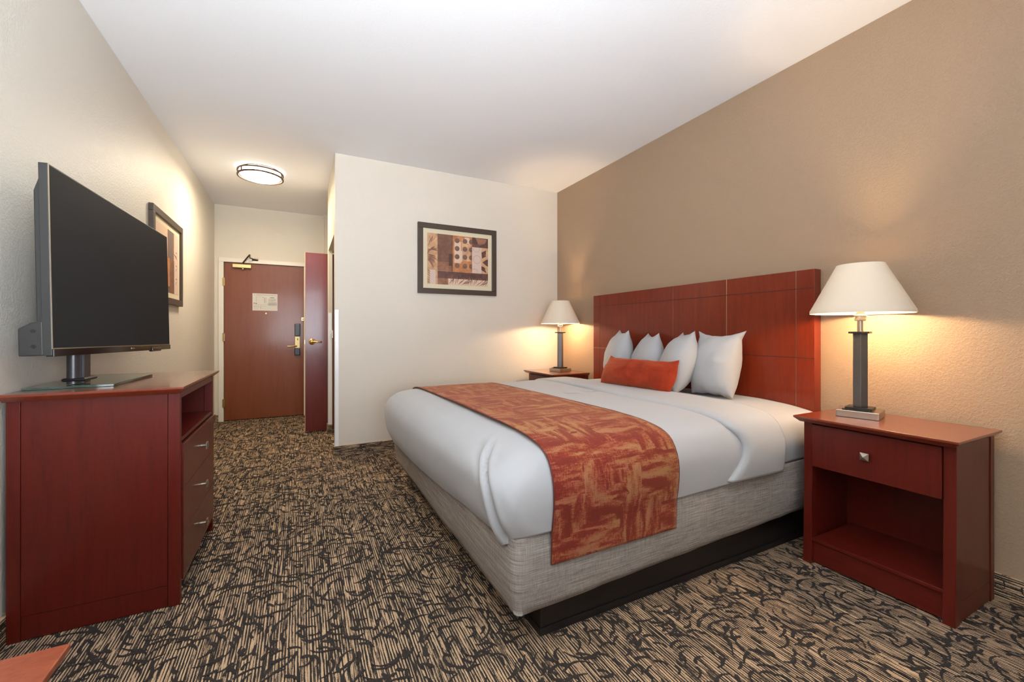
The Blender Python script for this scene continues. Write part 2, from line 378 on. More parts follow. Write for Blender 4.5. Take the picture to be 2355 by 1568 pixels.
# notice on the door: a thing stuck to the door moves with it
x0, x1, z0, z1 = -.557, -.269, 1.431, 1.657; yy = DY - .002
nt_ = dpart('evacuation_notice', BX((x0, x1, yy, DY, z0, z1)), M['paper'])
nt_['label'] = 'white printed evacuation notice'
def ink(bm, u0, u1, v0, v1, mi=0):
    quad_box(bm, x0 + (x1 - x0) * u0, x0 + (x1 - x0) * u1, yy - .0008, yy, z1 - (z1 - z0) * v1, z1 - (z1 - z0) * v0, mi)
bm = bmesh.new(); r = random.Random(2)
for k in range(5): ink(bm, .63, .93 - (.1 if k == 4 else 0), .30 + .035 * k, .312 + .035 * k)
for k in range(6): ink(bm, .62, .97, .50 + .038 * k, .512 + .038 * k)
ink(bm, .60, .97, .61, .628, 1); ink(bm, .70, .87, .215, .245, 1)
for a in ((.14, .15, .20, .46), (.14, .36, .20, .21), (.52, .535, .22, .55), (.46, .48, .25, .55), (.36, .40, .35, .36), (.41, .44, .20, .26), (.03, .58, .655, .662), (.32, .335, .70, .93), (.05, .27, .73, .742), (.05, .27, .80, .81), (.36, .56, .74, .75), (.05, .25, .88, .887), (.36, .54, .86, .867)): ink(bm, *a, 0)
for a in ((.05, .09, .55, .60), (.12, .17, .56, .61)): ink(bm, *a, 1)
ink(bm, .065, .10, .07, .10, 2); ink(bm, .90, .935, .085, .115, 2)
ink(bm, .05, .11, .76, .77, 2)
obj('printed_lines', bm, [M['ink'], M['inkd'], M['inkr']], nt_)
tx = bpy.data.curves.new('notice_heading', 'FONT'); tx.body = 'EMERGENCY AND EVACUATION'; tx.size = .0138; tx.align_x = 'CENTER'; tx.align_y = 'CENTER'; tx.extrude = .0004
to = bpy.data.objects.new('notice_heading', tx); COL.objects.link(to); to.location = ((x0 + x1) / 2, yy - .001, z1 - .02); to.rotation_euler = (radians(90), 0, 0); to.parent = nt_; tx.materials.append(M['inkd'])
bm = bmesh.new(); lathe(bm, [(.001, 0), (.009, 0), (.009, .006), (.001, .007)], 16)
bmesh.ops.rotate(bm, verts=bm.verts, matrix=Matrix.Rotation(radians(90), 3, 'X')); bmesh.ops.translate(bm, verts=bm.verts, vec=(-.405, DY + .001, 1.395)); dpart('peephole', bm, M['brass'], smooth=True)
lk = dpart('lock_plate', BX((-.062, .002, DY - .018, DY, .925, 1.09)), M['brass_dull'], bevel=.004)
obj('lock_cover', BX((-.064, .006, DY - .045, DY, 1.09, 1.262)), M['black'], lk, bevel=.008)
obj('battery_box', BX((-.066, .002, DY - .035, DY, .828, .925)), M['black'], lk, bevel=.008)
obj('thumb_slot', BX((-.034, -.022, DY - .022, DY - .017, 1.035, 1.06)), M['black'], lk)
bm = bmesh.new(); tube(bm, [(-.045, DY - .015, .955), (-.045, DY - .055, .955), (-.07, DY - .062, .955), (-.15, DY - .06, .952)], [.012, .012, .011, .009]); obj('handle', bm, M['brass_dull'], lk, smooth=True)
bm = BX((.02, .046, DY - .02, DY, 1.305, 1.345)); tube(bm, [(.03, DY - .02, 1.325), (.03, DY - .05, 1.325), (.045, DY - .055, 1.325)], .008)
dpart('swing_bar_guard', bm, M['brass'], smooth=True)

# side door standing open across the hall
d2 = struct('door_2', BX((.054, .86, 5.262, 5.302, .02, 2.046)), M['doord'], 'dark red side door standing open', bevel=.001)
obj('door_edge', BX((.049, .0542, 5.262, 5.302, .02, 2.046)), M['edge'], d2)
bm = bmesh.new(); lathe(bm, [(.001, .0), (.034, .0), (.036, .006), (.030, .014), (.016, .02), (.013, .045), (.001, .047)], 28)
bmesh.ops.rotate(bm, verts=bm.verts, matrix=Matrix.Rotation(radians(90), 3, 'X')); bmesh.ops.translate(bm, verts=bm.verts, vec=(.123, 5.262, 1.035))
tube(bm, [(.123, 5.225, 1.035), (.14, 5.212, 1.035), (.18, 5.208, 1.033), (.212, 5.212, 1.032)], [.012, .011, .009, .009]); hd = obj('lever_handle', bm, M['brass'], d2, smooth=True)
bm = bmesh.new(); tube(bm, [(.21, 5.212, 1.032), (.222, 5.213, 1.032)], .0095); obj('lever_tip', bm, M['black'], hd)
obj('latch_plate', BX((.046, .0495, 5.27, 5.294, 1.01, 1.055)), M['brass'], d2)

# ------------------------------------------------------------------ ceiling light
cl = thing('ceiling_light', 'round frosted glass ceiling light with bronze rings in the hall', 'ceiling light', (-.352, 4.9, H))
bm = bmesh.new(); lathe(bm, [(.001, 0), (.17, 0), (.17, -.018), (.001, -.018)], 48); obj('ceiling_plate', bm, M['bronze'], cl, smooth=True)
bm = bmesh.new(); lathe(bm, [(.178, -.012), (.182, -.03), (.180, -.06), (.158, -.086), (.11, -.102), (.05, -.11), (.001, -.112)], 56); obj('glass_bowl', bm, M['lit_glass'], cl, smooth='all')
for z in (-.030, -.072):
    bm = bmesh.new(); lathe(bm, [(.191, z - .007), (.204, z - .007), (.204, z + .007), (.191, z + .007)], 56, closed=True); obj('ring', bm, M['bronze'], cl, smooth=True)
for k in range(3):
    bm = bmesh.new(); a = radians(40 + 120 * k) - pi; lathe(bm, [(.006, -.07), (.006, -.028)], 8, .197 * cos(a), .197 * sin(a))
    obj('ring_post', bm, M['bronze'], cl)
hl = lamp_light('hall_light', 'AREA', (-.352, 4.9, H - .125), HALL_W, (1.0, .84, .60), shape='DISK', size=.34)
hl.data.spread = radians(180)
hl2 = lamp_light('hall_light_glow', 'POINT', (-.352, 4.9, H - .16), HALL_W * .08, (1.0, .84, .60), shadow_soft_size=.04)

# ------------------------------------------------------------------ framed pictures
ART = {k: mat('print_' + k, c, .7) for k, c in dict(tan=sr(196, 150, 112), pale=sr(214, 182, 158), brown=sr(118, 82, 64), dark=sr(88, 58, 50), mid=sr(146, 100, 76),
       pink=sr(206, 180, 166), plum=sr(104, 70, 62), orange=sr(186, 120, 74), grey=sr(112, 92, 84)).items()}
for k in ('brown', 'dark', 'mid', 'tan', 'plum', 'orange'):
    mm = ART[k]; c = mm.node_tree.nodes['Principled BSDF'].inputs['Base Color'].default_value[:3]
    setc(mm, ramp(mm, nz(mm, coords(mm), 16, 5, .65, .6), [(.32, tuple(v * .72 for v in c)), (.5, c), (.7, tuple(min(1, v * 1.3) for v in c))]))
AK = list(ART)
class Art:
    def __init__(s, w_, h_): s.bm = bmesh.new(); s.w, s.h = w_, h_; s.z = .0002; 
    def P(s, u, v_): return s.bm.verts.new(((u - .5) * s.w, -s.z, (.5 - v_) * s.h))
    def face(s, pts, k):
        f = s.bm.faces.new([s.P(*p) for p in pts]); f.material_index = AK.index(k); s.z += .00004
    def rect(s, u0, u1, v0, v1, k): s.face([(u0, v0), (u1, v0), (u1, v1), (u0, v1)], k)
    def disc(s, u, v_, r, k, clip=None):
        pts = [(u + r * cos(a) / s.w, v_ + r * sin(a) / s.h) for a in [2 * pi * i / 24 for i in range(24)]]
        if clip: pts = [(min(clip, p[0]), p[1]) for p in pts]
        s.face(pts, k)
    def line(s, pts, wd, k):
        for (a, b) in zip(pts, pts[1:]):
            dx, dy = (b[0] - a[0]) * s.w, (b[1] - a[1]) * s.h; l = sqrt(dx * dx + dy * dy) or 1
            nx, ny = -dy / l * wd / 2 / s.w, dx / l * wd / 2 / s.h
            f = s.bm.faces.new([s.P(a[0] + nx, a[1] + ny), s.P(b[0] + nx, b[1] + ny), s.P(b[0] - nx, b[1] - ny), s.P(a[0] - nx, a[1] - ny)]); f.material_index = AK.index(k)
        s.z += .00002
    def circ(s, u, v_, r, k, a0=0, a1=2 * pi): s.line([(u + r * cos(a0 + (a1 - a0) * i / 24) / s.w, v_ + r * sin(a0 + (a1 - a0) * i / 24) / s.h) for i in range(25)], .0022, k)
    def leaf(s, u, v_, ang, ln, wd, k, cu=.6):
        a = ang; x, y = u * s.w, v_ * s.h; A, B = [], []
        for i in range(8):
            t_ = i / 7; ww = wd * sin(pi * min(1, t_ * .92 + .04)); nx, ny = -sin(a), cos(a)
            cl_ = lambda q: (min(.999, max(.001, q[0] / s.w)), min(.999, max(.001, q[1] / s.h)))
            A.append(cl_((x + nx * ww / 2, y + ny * ww / 2))); B.append(cl_((x - nx * ww / 2, y - ny * ww / 2)))
            x += cos(a) * ln / 7; y += sin(a) * ln / 7; a += cu / 7
        for i in range(7):
            f = s.bm.faces.new([s.P(*A[i]), s.P(*A[i + 1]), s.P(*B[i + 1]), s.P(*B[i])]); f.material_index = AK.index(k)
        s.z += .00002
FW, FH = .852, .703
def picture(name, label, loc, rz, art):
    t_ = thing(name, label, 'picture', loc, rz, None)
    f = .052
    bm = BX((-FW / 2, FW / 2, -.03, 0, FH / 2 - f, FH / 2), (-FW / 2, FW / 2, -.03, 0, -FH / 2, -FH / 2 + f), (-FW / 2, -FW / 2 + f, -.03, 0, -FH / 2 + f, FH / 2 - f), (FW / 2 - f, FW / 2, -.03, 0, -FH / 2 + f, FH / 2 - f))
    obj('frame', bm, M['frame'], t_, bevel=.003)
    obj('mount', BX((-FW / 2 + f, FW / 2 - f, -.014, -.002, -FH / 2 + f, FH / 2 - f)), M['mat'], t_)
    p = obj('print', art.bm, [ART[k] for k in AK], t_); p.location.y = -.0145
    return t_
PW, PH = FW - .104 - .088, FH - .104 - .088
A = Art(PW, PH); r = random.Random(9)
A.rect(0, 1, 0, 1, 'tan'); A.rect(.035, .13, .72, 1, 'pink')
for vv, up in ((.42, -1), (.42, 1)):
    for k in range(9): A.leaf(0.005, vv + k * .012 * up, -1.15 * (1 - k / 8.5) if up < 0 else .1 + .7 * k / 8, .09 + .012 * (k % 3), .010, 'mid' if k % 2 else 'brown', .35)
for k in range(6): A.leaf(.005, .72 + .045 * k, .5, .04, .005, 'brown', .5)
A.leaf(.02, .25, -1.3, .10, .008, 'brown', .3); A.leaf(.05, .2, -1.15, .09, .007, 'brown', -.3); A.leaf(.06, .17, -.7, .06, .006, 'mid', -.3)
A.rect(.16, .405, 0, .73, 'brown'); A.rect(.16, .385, .55, .73, 'mid'); A.rect(.34, .405, .38, .62, 'dark')
A.rect(.405, .725, 0, .73, 'orange'); A.rect(.43, .54, .12, .55, 'pale'); A.rect(.55, .70, .05, .5, 'tan'); A.rect(.6, .68, .02, .14, 'pale'); A.rect(.49, .56, .3, .52, 'pale')
for cx_ in (.475, .605, .712):
    for i, cy_ in enumerate((.10, .26, .425, .605)):
        A.disc(cx_, cy_, .0262, 'grey', .724); A.disc(cx_, cy_, .0262 * .8, 'brown', .724); A.disc(cx_ - .005, cy_ - .01, .0262 * .4, 'grey', .724)
A.rect(.725, 1, 0, .20, 'dark'); A.face([(.78, .0), (.98, .02), (.95, .1), (.84, .16)], 'mid'); A.rect(.725, .85, .13, .2, 'plum')
A.rect(.725, .885, .20, .735, 'pink')
A.circ(.80, .22, .038, 'grey', 0, pi); A.circ(.81, .45, .042, 'brown'); A.circ(.765, .72, .038, 'brown', pi * 1.02, pi * 2)
A.rect(.885, 1, .20, .735, 'tan')
A.face([(.885, .30), (.965, .24), (.965, .37), (.895, .42)], 'dark'); A.face([(.90, .50), (.97, .44), (1, .43), (1, .58), (.975, .57)], 'dark'); A.face([(.885, .58), (.94, .60), (.975, .72), (.885, .66)], 'dark')
A.circ(.89, .5, .09, 'pale', -1.2, 1.2)
A.rect(.16, 1, .735, .875, 'plum'); A.rect(.55, .9, .76, .84, 'dark')
A.rect(.16, .33, .875, 1, 'mid'); A.rect(.33, 1, .875, 1, 'pale')
for k in range(26): A.leaf(.34 + k * .0255, .995 - .03 * (k % 2), -1.0 - .5 * sin(k * .55) , .072 + .02 * (k % 3), .0065, ('brown', 'mid', 'dark')[k % 3], .3 * (-1) ** k)
picture('framed_picture', 'dark framed abstract print of brown blocks and dots above the bed end on cream wall', ((1.033 + 1.885) / 2 + .005, YB, 1.884), 0, A)
A = Art(PW, PH)
A.rect(0, 1, 0, 1, 'tan'); A.rect(0, .5, 0, .45, 'pale'); A.rect(.5, .78, 0, .45, 'grey'); A.rect(.45, .8, .45, 1, 'brown'); A.rect(.45, .6, .45, .9, 'orange'); A.rect(.8, 1, 0, 1, 'pink')
A.rect(.05, .4, .5, .95, 'mid')
for k in range(6): A.leaf(.86, .3 + .11 * k, .4 * (-1) ** k - .5, .06, .008, 'brown', .5)
A.leaf(.78, .34, .2, .12, .012, 'dark', .3)
picture('framed_picture', 'dark framed print half hidden behind the television on the left wall', (XL, 4.27, 1.722), radians(90), A)

# ------------------------------------------------------------------ wooden furniture
def slab_top(x0, x1, y0, y1, z, th=.028, lip=.009, ins=.02, back='x1'):
    bm = bmesh.new()
    fx0, fx1, fy0, fy1 = x0 + ins, x1 - ins, y0 + ins, y1 - ins
    if back == 'x1': fx1 = x1
    if back == 'x0': fx0 = x0
    rings = []
    for r_, zz in (((fx0, fx1, fy0, fy1), z - th), ((x0, x1, y0, y1), z - lip), ((x0, x1, y0, y1), z)):
        rings.append([bm.verts.new(p) for p in ((r_[0], r_[2], zz), (r_[1], r_[2], zz), (r_[1], r_[3], zz), (r_[0], r_[3], zz))])
    for a, b in zip(rings, rings[1:]):
        for i in range(4): bm.faces.new((a[i], a[(i + 1) % 4], b[(i + 1) % 4], b[i]))
    bm.faces.new(rings[0][::-1]); bm.faces.new(rings[-1]); return bm
def pyramid_knob(bm, s, d, post):       # points to -x
    h_ = s / 2
    tube(bm, [(0, 0, 0), (-post, 0, 0)], s * .2, 12)
    base = [bm.verts.new((-post, y, z)) for y, z in ((-h_, -h_), (h_, -h_), (h_, h_), (-h_, h_))]
    rim = [bm.verts.new((-post - .004, y, z)) for y, z in ((-h_, -h_), (h_, -h_), (h_, h_), (-h_, h_))]
    tip = bm.verts.new((-post - .004 - d, 0, 0))
    bm.faces.new(base)
    for i in range(4):
        bm.faces.new((base[i], base[(i + 1) % 4], rim[(i + 1) % 4], rim[i])); bm.faces.new((rim[i], rim[(i + 1) % 4], tip))

NZ, NW, ND = .727, .547, .41      # nightstand: height, body width, body depth; local origin at centre of the body's front foot
def nightstand(label, loc):
    t_ = thing('nightstand', label, 'nightstand', loc, 0, 'cherry nightstands beside the bed')
    hw = NW / 2
    obj('tabletop', slab_top(-.042, ND, -hw - .022, hw + .022, NZ), M['top_y'], t_, bevel=.0015)
    for s in (-1, 1):
        # front stile, gently splayed towards the foot
        bm = bmesh.new(); ys = sorted((s * hw, s * (hw - .038)))
        prof = [(0, .0), (.006, .12), (.012, .40), (.012, NZ - .028)]
        va = [[bm.verts.new((x, y, z)) for (x, y) in ((px, ys[0]), (px, ys[1]), (.05, ys[1]), (.05, ys[0]))] for px, z in prof for _ in (0,)]
        # (x of the front face, z) pairs
        va = []
        for px, z in prof: va.append([bm.verts.new((x, y, z)) for x, y in ((px, ys[0]), (px, ys[1]), (.05, ys[1]), (.05, ys[0]))])
        for a, b in zip(va, va[1:]):
            for i in range(4): bm.faces.new((a[i], a[(i + 1) % 4], b[(i + 1) % 4], b[i]))
        bm.faces.new(va[0][::-1]); bm.faces.new(va[-1]); bmesh.ops.delete(bm, geom=[v for v in bm.verts if not v.link_faces], context='VERTS')
        obj('front_leg', bm, M['wood_v'], t_, bevel=.002)
        yo = s * (hw - .003); yi = s * (hw - .02); a, b = sorted((yo, yi))
        obj('side_panel', BX((.0515, ND - .045, a, b, .085, NZ - .028)), M['wood_v'], t_)
        obj('side_rail', BX((.0515, ND - .045, a, b, .006, .0835)), M['wood_x'], t_)
        a, b = sorted((s * hw, s * (hw - .02))); obj('back_stile', BX((ND - .0435, ND - .004, a, b, 0, NZ - .028)), M['wood_v'], t_, bevel=.001)
    iw = hw - .02
    obj('back_panel', BX((ND - .03, ND - .015, -iw, iw, .05, NZ - .028)), M['wood_v'], t_)
    obj('shelf', BX((.012, ND - .03, -hw + .0385, hw - .0385, .112, .128)), M['wood_y'], t_, bevel=.002)
    obj('kick_board', BX((.022, .04, -hw + .0385, hw - .0385, .008, .112)), M['wood_y'], t_, bevel=.001)
    obj('drawer_rail', BX((.03, ND - .03, -iw, iw, .672, .698), (.035, .3, -iw, iw, .478, .486)), M['interior_red'], t_)
    dr = obj('drawer', BX((.006, .03, -hw + .040, hw - .040, .483, .688), (.03, .34, -iw + .01, iw - .01, .50, .66)), M['wood_v'], t_, bevel=.0015)
    bm = bmesh.new(); pyramid_knob(bm, .033, .012, .016); k = obj('knob', bm, M['nickel'], dr); k.location = (.006, 0.012, .588)
    return t_
n1 = nightstand('cherry nightstand with one drawer and open shelf in the right foreground', (2.245, .934, 0))
n2 = copy_tree(n1); n2['label'] = 'cherry nightstand in the far corner behind the bed by the cream wall'; n2.location = (2.245, 3.76, 0)

# ------------------------------------------------------------------ table lamps
def shade_mesh():
    bm = bmesh.new(); n = 64; R0, R1, z0, z1 = .205, .094, .507, .748
    pr = [(R0, z0), (R0 - .0005, z0 + .013), (R1, z1), (R1 - .003, z1), (R0 - .0035, z0 + .013), (R0 - .003, z0)]
    lathe(bm, pr, n, closed=True); return bm
def table_lamp(label, loc, rz):
    t_ = thing('table_lamp', label, 'lamp', loc, rz, 'table lamps beside the bed')
    obj('base', BX((-.082, .082, -.082, .082, 0, .034)), M['nickel'], t_, bevel=.0025)
    obj('lower_collar', BX((-.052, .052, -.052, .052, .034, .047)), M['black'], t_, bevel=.001)
    bm = bmesh.new(); lathe(bm, [(.001, .034), (.011, .034), (.011, .039), (.001, .04)], 16, -.062, .05); obj('base_button', bm, M['black'], t_, smooth=True)
    bm = bmesh.new(); lathe(bm, [(.032, .047), (.032, .408)], 6); bmesh.ops.rotate(bm, verts=bm.verts, matrix=Matrix.Rotation(radians(12), 3, 'Z')); obj('column', bm, M['steel'], t_, bevel=.002)
    obj('upper_collar', BX((-.04, .04, -.04, .04, .408, .418)), M['black'], t_, bevel=.001)
    bm = bmesh.new(); lathe(bm, [(.012, .418), (.012, .472), (.017, .474), (.017, .52), (.001, .52)], 20); obj('neck', bm, M['nickel'], t_, smooth=True)
    bm = bmesh.new(); tube(bm, [(-.01, 0, .482), (-.038, 0, .482)], .007, 10); tube(bm, [(0.005, -.01, .49), (.005, -.034, .49)], .006, 10); lathe(bm, [(.020, .470), (.025, .476), (.020, .488), (.026, .497), (.020, .506)], 16); obj('socket', bm, M['crystal'], t_, smooth=True)
    bm = bmesh.new(); lathe(bm, [(.001, .515), (.011, .517), (.014, .525), (.025, .543), (.025, .565), (.016, .582), (.001, .588)], 24); obj('light_bulb', bm, M['bulb'], t_, smooth='all')
    sh = obj('lamp_shade', shade_mesh(), M['shade'], t_, smooth=True)
    bm = bmesh.new()
    for a in (0, 2 * pi / 3, 4 * pi / 3): tube(bm, [(.012 * cos(a), .012 * sin(a), .735), (.0925 * cos(a), .0925 * sin(a), .742)], .0015, 6)
    tube(bm, [(.0, .0, .592), (.0, .0, .75)], .003, 8); obj('shade_spider', bm, M['nickel'], sh)
    return t_
lt1 = table_lamp('large looking lit lamp with cream shade on the right foreground nightstand', (2.468, 1.062, NZ), radians(14))
lt2 = copy_tree(lt1); lt2['label'] = 'smaller looking lit lamp with cream shade on the nightstand in the far corner'; lt2.location = (2.472, 3.735, NZ); lt2.rotation_euler = (0, 0, radians(10))
for q in (lt1, lt2):
    lamp_light('bulb_glow', 'POINT', (q.location.x, q.location.y, NZ + .553), BULB_W, WARM, shadow_soft_size=.03)

# ------------------------------------------------------------------ dresser
DX0, DX1, DY0, DY1, DZ = XL + .013, -.448, 2.19, 2.945, .917
dz = thing('dresser', 'tall cherry dresser with three drawers and open cubby under the television', 'dresser', ((DX0 + DX1) / 2, (DY0 + DY1) / 2, 0))
def dp(name, bm, m, **k):
    o = obj(name, bm, m, None, **k); o.data.transform(Matrix.Translation(-Vector(dz.location))); o.parent = dz; return o
dp('tabletop', slab_top(DX0 - .002, DX1 + .022, DY0 - .045, DY1 + .045, DZ, .03, .010, .024, 'x0'), M['top_y'], bevel=.002)
for s, y0_, y1_ in ((0, DY0, DY0 + .022), (1, DY1 - .022, DY1)):
    o1, o2 = (y0_ + .002, y1_) if s == 0 else (y0_, y1_ - .002)
    dp('side_panel', BX((DX0 + .0385, DX1 - .0415, o1, o2, .0915, DZ - .03)), M['wood_v'])
    dp('side_rail', BX((DX0 + .0385, DX1 - .0415, o1, o2, .004, .09)), M['wood_v'])
    dp('back_leg', BX((DX0, DX0 + .037, y0_, y1_, 0, DZ - .03)), M['wood_v'], bevel=.0015)
    dp('front_leg', BX((DX1 - .04, DX1, y0_, y1_ + (.0 if s else .006), 0, DZ - .03)), M['wood_v'], bevel=.002)
dp('back_panel', BX((DX0 + .01, DX0 + .02, DY0 + .022, DY1 - .022, .05, DZ - .03)), M['wood_v'])
dp('top_rail', BX((DX1 - .04, DX1 - .002, DY0 + .028, DY1 - .022, .862, DZ - .03)), M['wood_y'], bevel=.001)
dp('cubby', BX((DX0 + .02, DX1 - .004, DY0 + .022, DY1 - .022, .675, .692), (DX0 + .15, DX0 + .162, DY0 + .022, DY1 - .022, .692, .887), (DX0 + .02, DX1 - .03, DY0 + .0225, DY0 + .03, .692, .887)), M['wood_y'])
dp('plinth', BX((DX1 - .07, DX1 - .055, DY0 + .022, DY1 - .022, .006, .09)), M['interior_red'])
for z0_ in (.09, .283, .476):
    d = dp('drawer', BX((DX1 - .012, DX1 + .006, DY0 + .030, DY1 - .026, z0_, z0_ + .19), (DX0 + .04, DX1 - .012, DY0 + .04, DY1 - .036, z0_ + .02, z0_ + .16)), M['wood_v'], bevel=.0015)
    bm = bmesh.new(); pyramid_knob(bm, .034, .006, .024); k = obj('knob', bm, M['nickel'], d)
    k.location = Vector((DX1 + .006, 2.567, z0_ + .098)) - Vector(dz.location); k.rotation_euler = (0, 0, pi)

# ------------------------------------------------------------------ television
TA = math.atan2(3.37 - 2.142, -.751 + .824)         # direction of the screen's width
tv = thing('television', 'large flat television on a pedestal stand above the dresser', 'television', (-.80, 2.42, DZ))
tvp = Matrix.Translation(Vector((-.8155, 2.142, 1.055)) - Vector(tv.location)) @ Matrix.Rotation(TA - pi / 2, 4, 'Z') @ Matrix.Rotation(radians(-.75), 4, 'X') @ Matrix.Rotation(radians(-1.35), 4, 'Y')
# local: x normal to the screen (screen at x=0, back at -x), y along width, z up
TW, TH = 1.233, .712
def tp(name, bm, m, parent=tv, **k):
    o = obj(name, bm, m, None, **k); o.data.transform(tvp); o.parent = parent; return o
tp('bezel', BX((-.026, 0, 0, TW, .0, TH)), M['tvgrey'], bevel=.0015)
tp('screen', BX((0.0002, .0012, .008, TW - .006, .028, TH - .006)), M['screen'])
tp('silver_edge', BX((-.003, .0016, 0.001, .006, .026, TH), (-.003, .0022, .001, TW - .001, .024, .0275)), M['nickel'])
tp('lower_bar', BX((-.018, .004, .004, TW, -.004, .0235)), M['gloss'], bevel=.001)
tp('maker_mark', BX((.004, .0046, .66, .70, .009, .016)), M['nickel'])
tp('sensor', BX((-.012, .010, .93, 1.06, -.012, .012)), M['gloss'], bevel=.006)
bm = bmesh.new()
prof = [(-.026, .03), (-.05, .045), (-.05, .10), (-.05, TH - .10), (-.026, TH - .02)]
a = [bm.verts.new((x, .02, z)) for x, z in prof]; b = [bm.verts.new((x, TW - .02, z)) for x, z in prof]
for i in range(4): bm.faces.new((a[i], a[i + 1], b[i + 1], b[i]))
bm.faces.new(a); bm.faces.new(b[::-1]); bm.faces.new((a[0], b[0], b[4], a[4]))
tp('back_cover', bm, M['tvgrey'], bevel=.004)
bm = bmesh.new(); prof = [(-.026, .0), (-.093, .0), (-.093, .10), (-.06, .122), (-.026, .128)]
a = [bm.verts.new((x, .006, z)) for x, z in prof]; b = [bm.verts.new((x, TW - .1, z)) for x, z in prof]
for i in range(4): bm.faces.new((a[i], a[i + 1], b[i + 1], b[i]))
bm.faces.new(a); bm.faces.new(b[::-1]); bm.faces.new((a[0], b[0], b[4], a[4]))
hb = tp('electronics_housing', bm, M['tvgrey'], bevel=.004)
for z in (.035, .092):
    bm = bmesh.new(); tube(bm, [(-.052, .0045, z), (-.052, .008, z)], .007, 16); tp('screw', bm, M['black'], hb)
def sp(name, bm, m, **k):
    o = obj(name, bm, m, None, **k); o.data.transform(Matrix.Translation(-Vector(tv.location))); o.parent = tv; return o
bm = bmesh.new(); lathe(bm, [(.001, DZ + .012), (.021, DZ + .012), (.021, 1.057), (.001, 1.057)], 32, -.832, 2.355); quad_box(bm, -.846, -.802, 2.362, 2.42, DZ + .012, 1.06)
sp('stand_neck', bm, mat('dark_pedestal', sr(66, 64, 66), .3, .5), smooth=True)
bm = bmesh.new(); frustum(bm, (-.858, -.792, 2.335, 2.445), DZ + .022, (-.863, -.787, 2.33, 2.45), DZ + .029); frustum(bm, (-.863, -.787, 2.33, 2.45), DZ + .029, (-.858, -.792, 2.335, 2.445), DZ + .036)
sp('neck_collar', bm, M['black'], bevel=.002)
bm = bmesh.new(); pts = [(-.945, 2.262), (-.69, 2.30), (-.675, 2.75), (-.945, 2.86)]
lo = [bm.verts.new((x, y, DZ + .0005)) for x, y in pts]; hi = [bm.verts.new((x, y, DZ + .0095)) for x, y in pts]
for i in range(4): bm.faces.new((lo[i], lo[(i + 1) % 4], hi[(i + 1) % 4], hi[i]))
bm.faces.new(lo[::-1]); bm.faces.new(hi); sp('glass_base', bm, M['glass'], bevel=.001)

# ------------------------------------------------------------------ desk corner in the lower left
dk = thing('desk', 'orange brown wooden desk, its corner poking in at lower left', 'desk', (-.6, .2, 0))
def kp(name, bm, m, **k):
    o = obj(name, bm, m, None, **k); o.data.transform(Matrix.Translation(-Vector(dk.location))); o.parent = dk; return o
kp('desktop', slab_top(XL + .013, -.262, -.35, .735, .742, .03, .008, .02, 'x0'), M['top_x'], bevel=.0015)
for x in (XL + .05, -.335):
    for y in (-.29, .63): kp('leg', BX((x, x + .045, y, y + .045, 0, .712)), M['wood_v'], bevel=.002)
kp('apron', BX((XL + .1, -.34, .64, .66, .64, .712)), M['wood_x']); kp('apron', BX((XL + .1, -.34, -.28, -.26, .64, .712)), M['wood_x'])

# ------------------------------------------------------------------ headboard
HBX = 2.62
hb = thing('headboard', 'wide cherry headboard with silver inlay lines fixed to the tan wall', 'headboard', (2.65, 2.352, 0))
def hp(name, bm, m, **k):
    o = obj(name, bm, m, None, **k); o.data.transform(Matrix.Translation(-Vector(hb.location))); o.parent = hb; return o
hp('panel', BX((HBX, XR - .001, 1.345, 3.36, .30, 1.505)), M['head'], bevel=.002)
for y, mm, wd in ((1.445, 'silver', .003), (1.897, 'silver', .0045), (2.36, 'silver', .0012), (3.262, 'groove', .003)):
    hp('inlay_line', BX((HBX - .0008, HBX + .001, y - wd / 2, y + wd / 2, .36, 1.504)), M[mm])
for z, y0_, y1_, mm in ((1.396, 1.347, 3.358, 'groove'), (.992, 1.347, 3.1, 'groove'), (.99, 3.1, 3.358, 'silver')):
    hp('inlay_line', BX((HBX - .0008, HBX + .001, y0_, y1_, z - .0018, z + .0018)), M[mm])

